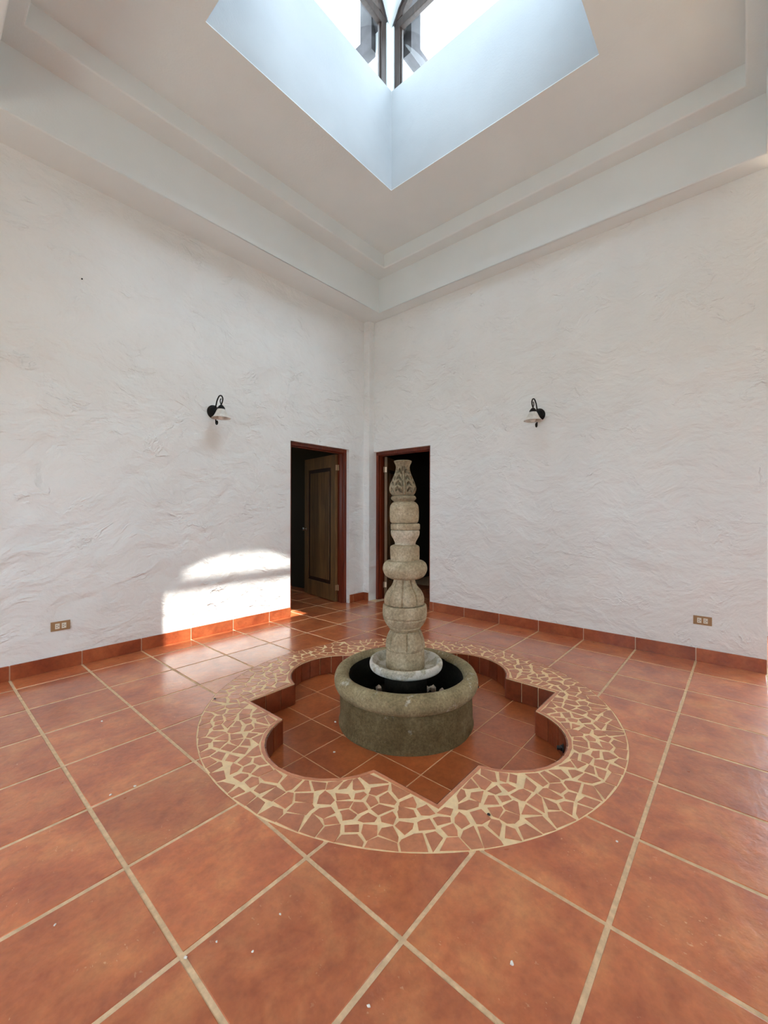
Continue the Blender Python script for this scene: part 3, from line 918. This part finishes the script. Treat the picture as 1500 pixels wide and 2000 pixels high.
skylight_window(1, (MX, SY1, 0), 0, 'arched brown skylight window above the left wall side', AHX)
skylight_window(2, (SX1, MY, 0), -PI / 2, 'arched brown skylight window above the right wall side', AHY)
skylight_window(3, (MX, SY0, 0), PI, 'arched skylight window nearest the viewer on the right', AHX)
skylight_window(4, (SX0, MY, 0), PI / 2, 'arched skylight window nearest the viewer on the left', AHY)

ground = obj('ground', boxes([(-30, 30, -30, 30, -0.6, -0.5)]), M['ground'])
tag(ground, 'bare earth outside the building', 'ground', kind='structure')


# ------------------------------------------------------------------ baseboards
def baseboard(name, segs, label):
    """segs: (axis, fixed, a, b, sign): tiles along the wall, face offset by sign"""
    root = None
    th = 0.011; hgt = 0.108
    bm = bmesh.new()
    for ax, f, a, b_, s, _ in segs:
        q = sorted((f, f + s * 0.007))
        if ax == 'x': box(bm, a, b_, q[0], q[1], -0.003, hgt - 0.002)
        else: box(bm, q[0], q[1], a, b_, -0.003, hgt - 0.002)
    root = obj(name, bm, M['bgrout']); tag(root, label, 'baseboard', kind='structure')
    for ax, f, a, b_, s, joints in segs:
        cuts = [a] + [j for j in joints if a + 0.02 < j < b_ - 0.02] + [b_]
        for c0, c1 in zip(cuts, cuts[1:]):
            L = c1 - c0 - 0.008; bm = bmesh.new()
            if ax == 'x': box(bm, -L / 2, L / 2, -th / 2, th / 2, 0, hgt)
            else: box(bm, -th / 2, th / 2, -L / 2, L / 2, 0, hgt)
            bmesh.ops.bevel(bm, geom=[e for e in bm.edges if all(v.co.z > hgt - 1e-4 for v in e.verts)], offset=0.003, segments=2, profile=0.5, affect='EDGES')
            mid = (c0 + c1) / 2
            loc = (mid, f + s * (th / 2 + 0.001), 0.0012) if ax == 'x' else (f + s * (th / 2 + 0.001), mid, 0.0012)
            obj('tile', bm, M['base'], root, loc=loc)
grid = [k * T for k in range(-8, 12)]
baseboard('baseboard_left', [('x', YL, HX0, D1[0], -1, grid), ('x', YL, D1[1] + 0.012, 3.745, -1, [3.535]), ('y', 3.746, D2[1] + 0.004, YL - 0.013, -1, [])],
          'terracotta skirting tiles along the left wall and corner pier')
baseboard('baseboard_right', [('y', XR, -0.44, D2[0], -1, grid)], 'terracotta skirting tiles along the right wall')


# ------------------------------------------------------------------ doors
def door(name, origin, rz, width, open_deg, hinge_right, label, panel_mat=True):
    """local: x along the wall 0..width, y into the far room, z up. plaster reveal first, then the wooden frame"""
    d = empty(name, origin, rz, label, 'door', kind='structure')
    y0, y1 = 0.045, 0.175; J = 0.045
    def part(nm, lst, m=M['frame'], bev=0.004, par=d): return obj(nm, boxes(lst, bev), m, par)
    part('frame', [(0.0, J, y0, y1, 0.0, DH - J)])
    part('frame', [(width - J, width, y0, y1, 0.0, DH - J)])
    part('frame', [(0.0, width, y0, y1, DH - J, DH)])
    # rebate stop
    part('door_stop', [(J, J + .012, y0 + .03, y0 + .075, 0, DH - J - .012), (width - J - .012, width - J, y0 + .03, y0 + .075, 0, DH - J - .012),
                       (J, width - J, y0 + .03, y0 + .075, DH - J - .012, DH - J)], M['frame'], 0.002)
    # leaf, hinged at x=hx
    LWd = width - 2 * J - 0.01; LH = DH - J - 0.018; th = 0.042
    hx = width - J - 0.004 if hinge_right else J + 0.004
    lf = empty('door_leaf', (hx, y1 - 0.004, 0.008)); lf.parent = d
    s = -1 if hinge_right else 1
    lf.rotation_euler = (0, 0, math.radians(open_deg) * (-1 if hinge_right else 1))
    def lb(nm, x0, x1, ya, yb, za, zb, m, bev=0.003):
        a, b_ = sorted((s * x0, s * x1))
        o = obj(nm, boxes([(a, b_, ya, yb, za, zb)], bev), m, lf); return o
    ST = 0.115; BR = 0.22; TR = 0.17
    # stiles and rails, recessed groove, raised field panel
    lb('stile', 0, ST, -th, 0, 0, LH, M['leaf']); lb('stile', LWd - ST, LWd, -th, 0, 0, LH, M['leaf'])
    lb('rail', ST, LWd - ST, -th, 0, 0, BR, M['leaf']); lb('rail', ST, LWd - ST, -th, 0, LH - TR, LH, M['leaf'])
    lb('groove', ST, LWd - ST, -th + 0.014, -0.014, BR, LH - TR, M['groove'], 0)
    lb('panel', ST + 0.05, LWd - ST - 0.05, -th + 0.004, -0.004, BR + 0.05, LH - TR - 0.05, M['leaf'], 0.008)
    # knob on both faces
    for sd in (0, 1):
        prof = [(0.0005, 0), (0.024, 0.001), (0.026, 0.006), (0.011, 0.010), (0.010, 0.030), (0.022, 0.036), (0.027, 0.048), (0.022, 0.060), (0.0005, 0.064)]
        bm = lathe(refine(prof, 0.004), 20); bmesh.ops.rotate(bm, verts=bm.verts[:], cent=(0, 0, 0), matrix=Matrix.Rotation(PI / 2 if sd == 0 else -PI / 2, 3, 'X'))
        bmesh.ops.translate(bm, verts=bm.verts[:], vec=(s * (LWd - 0.055), -th if sd == 0 else 0.0, 0.97))
        o = obj('knob', bm, M['chrome'], lf, smooth=True); o['label'] = 'round satin steel knob'
    for hz in (0.15, 1.80):
        bm = bmesh.new()
        box(bm, -0.003, 0.001, -0.035, -0.005, hz, hz + 0.075); box(bm, min(0, s * -0.03), max(0, s * -0.03), 0.0005, 0.003, hz, hz + 0.075)
        b2 = lathe([(0.006, hz - 0.003), (0.006, hz + 0.078)], 12, cx=-0.004 * s, cy=0.006); me_ = bpy.data.meshes.new('t'); b2.to_mesh(me_); b2.free(); bm.from_mesh(me_)
        o = obj('hinge', bm, M['brass'], lf); o['label'] = 'brass butt hinge'
    return d


door('door_1', (D1[0], YL, 0), 0, D1[1] - D1[0], 100, True, 'left doorway, dark wooden frame and panelled door swung open inwards')
door('door_2', (XR, D2[1], 0), -PI / 2, D2[1] - D2[0], 113, False, 'right doorway behind the fountain column, dark wooden frame and open door')


# ------------------------------------------------------------------ wall lamps
def sconce(loc, rz, label):
    """local: y is out from the wall, plate centre at origin"""
    s = empty('wall_lamp', loc, rz, label, 'lamp', 'curled iron wall lamps')
    prof = [(0.068, 0.0), (0.069, 0.006), (0.063, 0.012), (0.058, 0.016), (0.050, 0.028), (0.034, 0.040), (0.016, 0.047), (0.0006, 0.049)]
    bm = lathe(refine(prof, 0.004), 40); bmesh.ops.rotate(bm, verts=bm.verts[:], cent=(0, 0, 0), matrix=Matrix.Rotation(-PI / 2, 3, 'X'))
    obj('wall_plate', bm, M['iron'], s, smooth=True)
    bm = bmesh.new(); tube(bm, [(0, 0.030, 0.030), (0, 0.052, 0.060), (0, 0.075, 0.105), (0, 0.115, 0.140), (0, 0.158, 0.138), (0, 0.186, 0.108),
                               (0, 0.180, 0.075), (0, 0.158, 0.052), (0, 0.156, 0.045)], 0.0065, 10)
    obj('arm', bm, M['iron'], s, smooth=True)
    bm = bmesh.new(); tube(bm, [(0, 0.158, 0.052), (0, 0.142, 0.070), (0, 0.137, 0.090), (0, 0.146, 0.108), (0, 0.156, 0.104)], 0.005, 10, taper=lambda t: 1.0 - 0.2 * t)
    obj('curl', bm, M['iron'], s, smooth=True)
    bm = bmesh.new(); tube(bm, [(0, 0.040, -0.030), (0, 0.050, -0.065), (0, 0.048, -0.100), (0, 0.054, -0.126), (0, 0.072, -0.132), (0, 0.084, -0.117), (0, 0.076, -0.100), (0, 0.063, -0.106), (0, 0.067, -0.117)], 0.0062, 10)
    obj('lower_scroll', bm, M['iron'], s, smooth=True)
    yc = 0.157
    bm = lathe(refine([(0.036, 0.004), (0.037, 0.010), (0.031, 0.024), (0.020, 0.038), (0.008, 0.048), (0.0006, 0.049)], 0.004), 28, cy=yc)
    obj('cap', bm, M['iron'], s, smooth=True)
    # flared bell with a gently waved edge, double walled
    out = refine([(0.034, 0.006), (0.044, -0.012), (0.055, -0.036), (0.068, -0.060), (0.084, -0.079), (0.092, -0.084)], 0.006)
    inn = [(r - 0.0035, z - 0.002) for r, z in out]
    prof = out[::-1] + inn
    bm = lathe(out[::-1] + [(r - .003, z + .002) for r, z in out], 40, cy=yc, fr=lambda a, z, r: r * (1 + 0.02 * math.cos(8 * a) * max(0, (-z - 0.04) / 0.04)), cap=False)
    n = 40
    bm.verts.ensure_lookup_table(); tot = len(bm.verts)
    o = obj('lamp_shade', bm, M['shade'], s, smooth=True); o['label'] = 'white frosted glass bell shade'
    # rotate lathe order: profile runs bottom -> top outside, then top -> bottom inside
    bm = lathe(refine([(0.0006, -0.098), (0.016, -0.094), (0.026, -0.078), (0.026, -0.060), (0.014, -0.036), (0.012, 0.0)], 0.004), 20, cy=yc)
    obj('bulb', bm, M['shade'], s, smooth=True)
    return s


sconce((1.545, YL - 0.001, 2.245), PI, 'left wall lamp, black scrolled iron arm with white glass bell shade')
sconce((XR - 0.001, 1.325, 2.255), PI / 2, 'right wall lamp, black scrolled iron arm with white glass bell shade')


# ------------------------------------------------------------------ outlets
def outlet(loc, rz, label):
    s = empty('power_outlet', loc, rz, label, 'outlet', 'double wall outlets near the floor')
    o = obj('cover_plate', boxes([(-0.062, 0.062, 0, 0.007, -0.036, 0.036)], 0.002), M['plate'], s)
    for k in (-0.021, 0.021):
        so = obj('socket', boxes([(k - 0.0145, k + 0.0145, 0.007, 0.0105, -0.021, 0.021)], 0.0015), M['socket'], s); so['label'] = 'cream socket face'
        bm = bmesh.new()
        box(bm, k + 0.000, k + 0.008, 0.0105, 0.0112, 0.006, 0.0095); box(bm, k + 0.000, k + 0.008, 0.0105, 0.0112, -0.0095, -0.006)
        box(bm, k - 0.010, k - 0.005, 0.0105, 0.0112, -0.0027, 0.0027)
        obj('slots', bm, M['slot'], so)
    return s


outlet((0.301, YL, 0.3405), PI, 'tan double power outlet low on the left wall')
outlet((XR, -0.043, 0.343), PI / 2, 'tan double power outlet low on the right wall')

# ------------------------------------------------------------------ fountain
fx, fy = 1.7145, 1.4225
ft = empty('fountain', (fx, fy, -PD), 0, 'grey-brown carved stone fountain, round basin with a tall stacked column', 'fountain')
CAMA = math.atan2(-0.3089 - fy, -0.5113 - fx)
def wob(amp, sc_, seed):
    def f(a, z, r): return r + amp * mnoise((math.cos(a) * sc_, math.sin(a) * sc_, z * sc_ * 3 + seed))
    return f
def fpart(name, prof, m, n=96, off=(0, 0), fr=None, d=0.006, smooth=True, lab=None, cap=True):
    bm = lathe(refine([(r, z + PD) for r, z in prof], d, smooth), n, cx=off[0], cy=off[1], fr=(lambda a, z, r: fr(a, z - PD, r)) if fr else None, cap=cap)
    o = obj(name, bm, m, ft, smooth=True)
    if lab: o['label'] = lab
    return o
# basin body
fpart('basin', [(0.449, -0.15), (0.449, -0.138), (0.442, -0.118), (0.440, -0.04), (0.440, 0.04), (0.438, 0.09), (0.432, 0.105)], M['basin'], 128, fr=wob(0.006, 2.2, 1), lab='dark weathered stone drum', cap=False)
fpart('basin_lining', [(0.05, -0.075), (0.36, -0.078), (0.382, -0.05), (0.386, 0.03), (0.385, 0.10), (0.384, 0.160)], M['inner_stone'], 96, lab='dark hollow inside of the basin', cap=False)
# rolled rim
rim = []
for k in range(25):
    a = -PI * 0.62 + (PI * 1.42 + 0.0) * k / 24
    rim.append((0.428 + 0.053 * math.cos(a), 0.132 + 0.062 * math.sin(a) + 0.0))
prof = [(0.425, 0.080)] + rim[2:-1] + [(0.3835, 0.158), (0.3845, 0.150)]
fpart('basin_rim', prof, M['rim'], 128, fr=wob(0.006, 2.5, 5), d=0.01, lab='thick rolled stone rim', cap=False)
fpart('pedestal', [(0.15, -0.08), (0.146, -0.06), (0.143, 0.10), (0.143, 0.185)], M['inner_stone'], 48, lab='dark round pedestal inside the basin')
fpart('dish', [(0.10, 0.172), (0.19, 0.178), (0.226, 0.190), (0.240, 0.205), (0.245, 0.228), (0.243, 0.245), (0.234, 0.251), (0.222, 0.248), (0.212, 0.232), (0.200, 0.212), (0.18, 0.204), (0.115, 0.202)],
      M['dish'], 96, fr=wob(0.005, 3, 9), lab='shallow dish edged with white lime')

def shift(dpx):     # sideways lean of each stone, in metres to the right of the view
    return (dpx / 289.0 * rt.x, dpx / 289.0 * rt.y)
def seg(name, prof, m, dpx, n=96, fr=None, lab=None, d=0.005, rot=0.0):
    return fpart(name, prof, m, n, shift(dpx), fr or wob(0.0022, 4, R.uniform(0, 50)), d, lab=lab)

def lobed(nl, depth, a0, zlo, zhi, base=None):
    def f(a, z, r):
        t = ((a - a0) * nl / (2 * PI)) % 1.0; t = min(t, 1 - t) * 2 * PI / nl * r   # arc distance to the nearest groove
        g = max(0.0, 1 - t / 0.009) ** 0.8 if zlo < z < zhi else 0.0
        bulge = 0.0
        if zlo < z < zhi: bulge = 0.008 * abs(math.sin((a - a0) * nl / 2))
        return r - depth * g + bulge + 0.0015 * mnoise((math.cos(a) * 5, math.sin(a) * 5, z * 14))
    return f
def grooved(zs, depth, base):
    def f(a, z, r):
        rr = base(a, z, r)
        for zg in zs:
            rr -= depth * max(0.0, 1 - abs(z - zg) / 0.007)
        return rr
    return f
# lower drum and segmented bulb
seg('column_foot', [(0.124, 0.198), (0.130, 0.206), (0.129, 0.30), (0.127, 0.322)], M['stone'], -1, lab='plain cylindrical foot')
seg('lower_bulb', [(0.122, 0.320), (0.126, 0.328), (0.124, 0.35), (0.118, 0.39), (0.106, 0.425), (0.094, 0.448)], M['stone'], -1, 256,
    fr=lobed(6, 0.011, CAMA + math.radians(8), 0.333, 0.46), lab='domed stone cut into petals')
seg('bowl', [(0.088, 0.440), (0.098, 0.452), (0.112, 0.470), (0.120, 0.480), (0.132, 0.500), (0.146, 0.530), (0.150, 0.560), (0.150, 0.590), (0.147, 0.612), (0.138, 0.620), (0.11, 0.618)], M['stone'], -2, 96,
    fr=grooved((0.478, 0.537), 0.010, wob(0.002, 4, 3)), lab='bowl-shaped stone with two cut lines', d=0.003)
seg('gourd', [(0.11, 0.616), (0.124, 0.624), (0.130, 0.650), (0.123, 0.685), (0.106, 0.715), (0.086, 0.738), (0.074, 0.760), (0.067, 0.780), (0.064, 0.800)], M['stone'], -3, 256,
    fr=lobed(8, 0.011, CAMA + math.radians(-4), 0.62, 0.81), lab='ribbed gourd-shaped stone')
seg('cushion', [(0.075, 0.792), (0.105, 0.797), (0.132, 0.814), (0.147, 0.845), (0.149, 0.868), (0.141, 0.895), (0.122, 0.912), (0.098, 0.918)], M['stone'], -2, lab='fat rounded cushion stone')
seg('block', [(0.096, 0.912), (0.097, 0.93), (0.098, 0.99), (0.097, 1.006), (0.090, 1.014), (0.072, 1.022)], M['stone'], -2, lab='short cylindrical stone')
seg('cup', [(0.070, 1.020), (0.070, 1.035), (0.082, 1.060), (0.093, 1.080), (0.097, 1.100), (0.095, 1.116), (0.088, 1.121)], M['cup'], -1.5, lab='pale flared cup stone')
seg('disc', [(0.090, 1.121), (0.097, 1.124), (0.098, 1.145), (0.097, 1.160), (0.088, 1.164)], M['stone'], -1.5, d=0.006, lab='thin flat disc')
seg('rounded_block', [(0.080, 1.164), (0.091, 1.172), (0.097, 1.192), (0.099, 1.225), (0.097, 1.262), (0.092, 1.287), (0.078, 1.304), (0.064, 1.312)], M['stone'], -3.5, lab='rounded drum stone')
seg('collar', [(0.064, 1.308), (0.070, 1.314), (0.084, 1.328), (0.085, 1.336), (0.078, 1.348), (0.068, 1.352)], M['finial'], -5, lab='narrow ring collar')

# carved finial
segs_ = []
def leafcuts():
    L = []
    for z in (1.384, 1.424, 1.463, 1.508):
        L.append((-27, z + 0.010, -12, z - 0.012)); L.append((-41, z - 0.004, -30, z + 0.020))
        L.append((27, z + 0.014, 37, z - 0.008)); L.append((14, z - 0.006, 24, z + 0.016))
    return L
LC = leafcuts()
def carve(a, z, r):
    a0 = CAMA + math.radians(9 - (z - 1.36) * 22)
    u = (math.degrees(a - a0) + 45) % 90 - 45
    d = 0.0
    if 1.36 < z < 1.545:
        s = min(abs(u - 7), abs(u + 7)) * PI / 180 * r
        d = max(d, 0.010 * max(0, 1 - s / 0.0055) ** 0.7)
    for (ua, za, ub, zb) in LC:
        ux, zx = math.radians(u) * r, z
        ax, az, bx, bz = math.radians(ua) * r, za, math.radians(ub) * r, zb
        L2 = (bx - ax) ** 2 + (bz - az) ** 2; t = max(0, min(1, ((ux - ax) * (bx - ax) + (zx - az) * (bz - az)) / L2))
        w = 0.0098 * math.sin(PI * (0.16 + 0.68 * t)); q = math.hypot(ux - ax - t * (bx - ax), zx - az - t * (bz - az))
        d = max(d, 0.026 * max(0, 1 - q / w) ** 0.6)
    return r - d
seg('carved_finial', [(0.066, 1.350), (0.076, 1.358), (0.088, 1.378), (0.091, 1.400), (0.086, 1.424), (0.074, 1.455), (0.059, 1.490), (0.050, 1.518), (0.047, 1.540), (0.050, 1.558), (0.058, 1.575), (0.060, 1.583), (0.050, 1.588)],
    M['finial'], -6.5, 300, fr=carve, d=0.0025, lab='vase-shaped finial carved with leaf cuts')

# ------------------------------------------------------------------ small things
def lump(name, loc, size, m, seed, flat=0.7, sub=2):
    bm = bmesh.new(); bmesh.ops.create_icosphere(bm, subdivisions=sub, radius=1.0)
    for v in bm.verts:
        k = 1 + (0.55 if sub == 2 else 0.3) * mnoise(v.co * 1.3 + Vector((seed * 3.1, seed, 0)))
        v.co = Vector((v.co.x * size * k, v.co.y * size * k * 0.8, v.co.z * size * k * flat))
    zmin = min(v.co.z for v in bm.verts)
    for v in bm.verts: v.co.z -= zmin
    o = obj(name, bm, m, loc=loc); o.rotation_euler = (0, 0, seed); return o

def view_xy(d_right, d_fwd): return (fx + d_right * rt.x + d_fwd * fw.x, fy + d_right * rt.y + d_fwd * fw.y)
pos = [(-0.185, 0.215, 0.030), (-0.225, 0.20, 0.018), (0.168, 0.225, 0.026), (0.212, 0.205, 0.032), (0.270, 0.16, 0.030), (0.20, 0.26, 0.020)]
for k, (a, f_, s_) in enumerate(pos):
    x, y = view_xy(a, f_)
    side_ = 'left' if a < 0 else 'right'
    lab = {0: 'pale rubble lump in the basin just left of the pedestal', 1: 'smaller pale crumb at the far left inside the basin',
           2: 'upright pale chip touching the pedestal on its right', 3: 'middle pale rubble lump right of the pedestal',
           4: 'outermost pale rubble lump right of the pedestal', 5: 'tiny crumb low at the right of the pedestal'}[k]
    o = lump('rubble_lump', (x, y, -0.0775), s_, M['rubble'], k + 1.0, 1.0, 1)
    tag(o, lab, 'stone', 'rubble lying inside the basin')

# loose white crumbs on the floor: (x, y, size, label)
CR = [
    (0.585, 0.172, 0.0058, 'largest white chip, lying alone on a tile near the front right'),
    (0.255, 0.402, 0.0045, 'thin white crumb close to the middle of the front edge'),
    (0.084, 1.783, 0.006, 'white crumb in the joint left of the mosaic, the outer of two'),
    (0.174, 1.767, 0.006, 'white crumb in the joint left of the mosaic, the inner of two'),
    (-0.212, 1.252, 0.004, 'tiny crumb on the far left front tile'),
    (0.004, 0.864, 0.005, 'white crumb on the front left grout crossing'),
    (0.082, 0.840, 0.0035, 'tiny crumb on the tile just right of the front left grout crossing'),
    (0.135, 0.738, 0.0035, 'tiny crumb nearest the middle of the front centre-left tile'),
    (0.251, 0.771, 0.0035, 'tiny crumb high on the front centre-left tile'),
    (1.251, 0.053, 0.005, 'tiny white crumb on the tile right of the mosaic front'),
    (0.258, 2.553, 0.007, 'white crumb on a tile near the left skirting'),
]
for k, (x, y, s_, lab) in enumerate(CR):
    tag(lump('plaster_crumb', (x, y, 0.0004), s_, M['chip'], k * 1.7 + 0.3, 0.5), lab, 'crumb', 'white crumbs on the floor tiles')
tag(lump('plaster_crumb', (1.360, 1.733, -PD + 0.0004), 0.008, M['chip'], 4.4, 0.5), 'white crumb in the pit, close beside the basin', 'crumb', 'white crumbs in the pit')
tag(lump('plaster_crumb', (1.122, 1.482, -PD + 0.0004), 0.007, M['chip'], 2.4, 0.5), 'white crumb in the pit, farther from the basin', 'crumb', 'white crumbs in the pit')
tag(lump('dirt_speck', (1.06, 0.481, 0.002), 0.008, M['rubber'], 1.4, 0.4), 'black speck on the front right of the mosaic', 'speck', 'black specks on the mosaic')
tag(lump('dirt_speck', (0.84, 2.335, 0.002), 0.008, M['rubber'], 2.1, 0.4), 'black speck on the back left of the mosaic', 'speck', 'black specks on the mosaic')

nl = lathe([(0.006, 0), (0.006, 0.004), (0.002, 0.006)], 10)
bmesh.ops.rotate(nl, verts=nl.verts[:], cent=(0, 0, 0), matrix=Matrix.Rotation(PI / 2, 3, 'X'))
tag(obj('nail', nl, M['slot'], loc=(0.438, YL, 3.123)), 'small dark nail head high on the left wall', 'nail')

# black pipe fitting low in the right-hand lobe of the pit side
q = near_pt((1.93, 0.44), QUAD)[1]
dirv = Vector((CX - q[0], CY - 0.45 - q[1], 0)).normalized()
pf = empty('pipe_fitting', (q[0] + dirv.x * 0.010, q[1] + dirv.y * 0.010, -0.085), math.atan2(dirv.y, dirv.x), 'black threaded pipe fitting poking out of the right pit side', 'pipe')
def along_x(bm):
    bmesh.ops.rotate(bm, verts=bm.verts[:], cent=(0, 0, 0), matrix=Matrix.Rotation(PI / 2, 3, 'Y')); return bm
obj('flange', along_x(lathe([(0.024, 0), (0.024, 0.005), (0.020, 0.007)], 24)), M['rubber'], pf, smooth=False)
obj('nut', along_x(lathe([(0.018, 0.006), (0.018, 0.016)], 6)), M['rubber'], pf)
obj('stub', along_x(lathe([(0.0115, 0.015), (0.0115, 0.034), (0.008, 0.034), (0.008, 0.020)], 20)), M['rubber'], pf)

# little black spout under the rim on the right
d_ = Vector((rt.x, rt.y, 0)); base = Vector((fx, fy, 0)) + d_ * 0.440 + Vector((fw.x, fw.y, 0)) * -0.06
sp = empty('spout', (base.x, base.y, 0.085), math.atan2(d_.y, d_.x), 'small black spout sticking out under the basin rim on the right', 'pipe')
obj('tube', along_x(lathe([(0.008, -0.012), (0.008, 0.040), (0.005, 0.040), (0.005, 0.02)], 14)), M['rubber'], sp)
obj('collar', along_x(lathe([(0.013, -0.002), (0.013, 0.007)], 14)), M['rubber'], sp)

# ------------------------------------------------------------------ portals guide the daylight in through the skylight and the added wall openings
def portal(loc, rot, sx, sy):
    d = bpy.data.lights.new('portal', 'AREA'); d.shape = 'RECTANGLE'; d.size = sx; d.size_y = sy
    d.cycles.is_portal = True
    o = bpy.data.objects.new('portal', d); COL.objects.link(o); o.location = loc; o.rotation_euler = rot
portal((MX, MY, ZS + 0.0), (0, 0, 0), SX1 - SX0, SY1 - SY0)
portal((HX0 - 0.05, 0.45, 1.5), (PI / 2, 0, -PI / 2), 4.9, 1.2)
portal((HX1 + 0.05, -1.62, 1.2), (PI / 2, 0, PI / 2), 1.96, 2.2)
portal((0.78, 6.3, 1.6), (PI / 2, 0, -PI / 2), 0.8, 0.8)
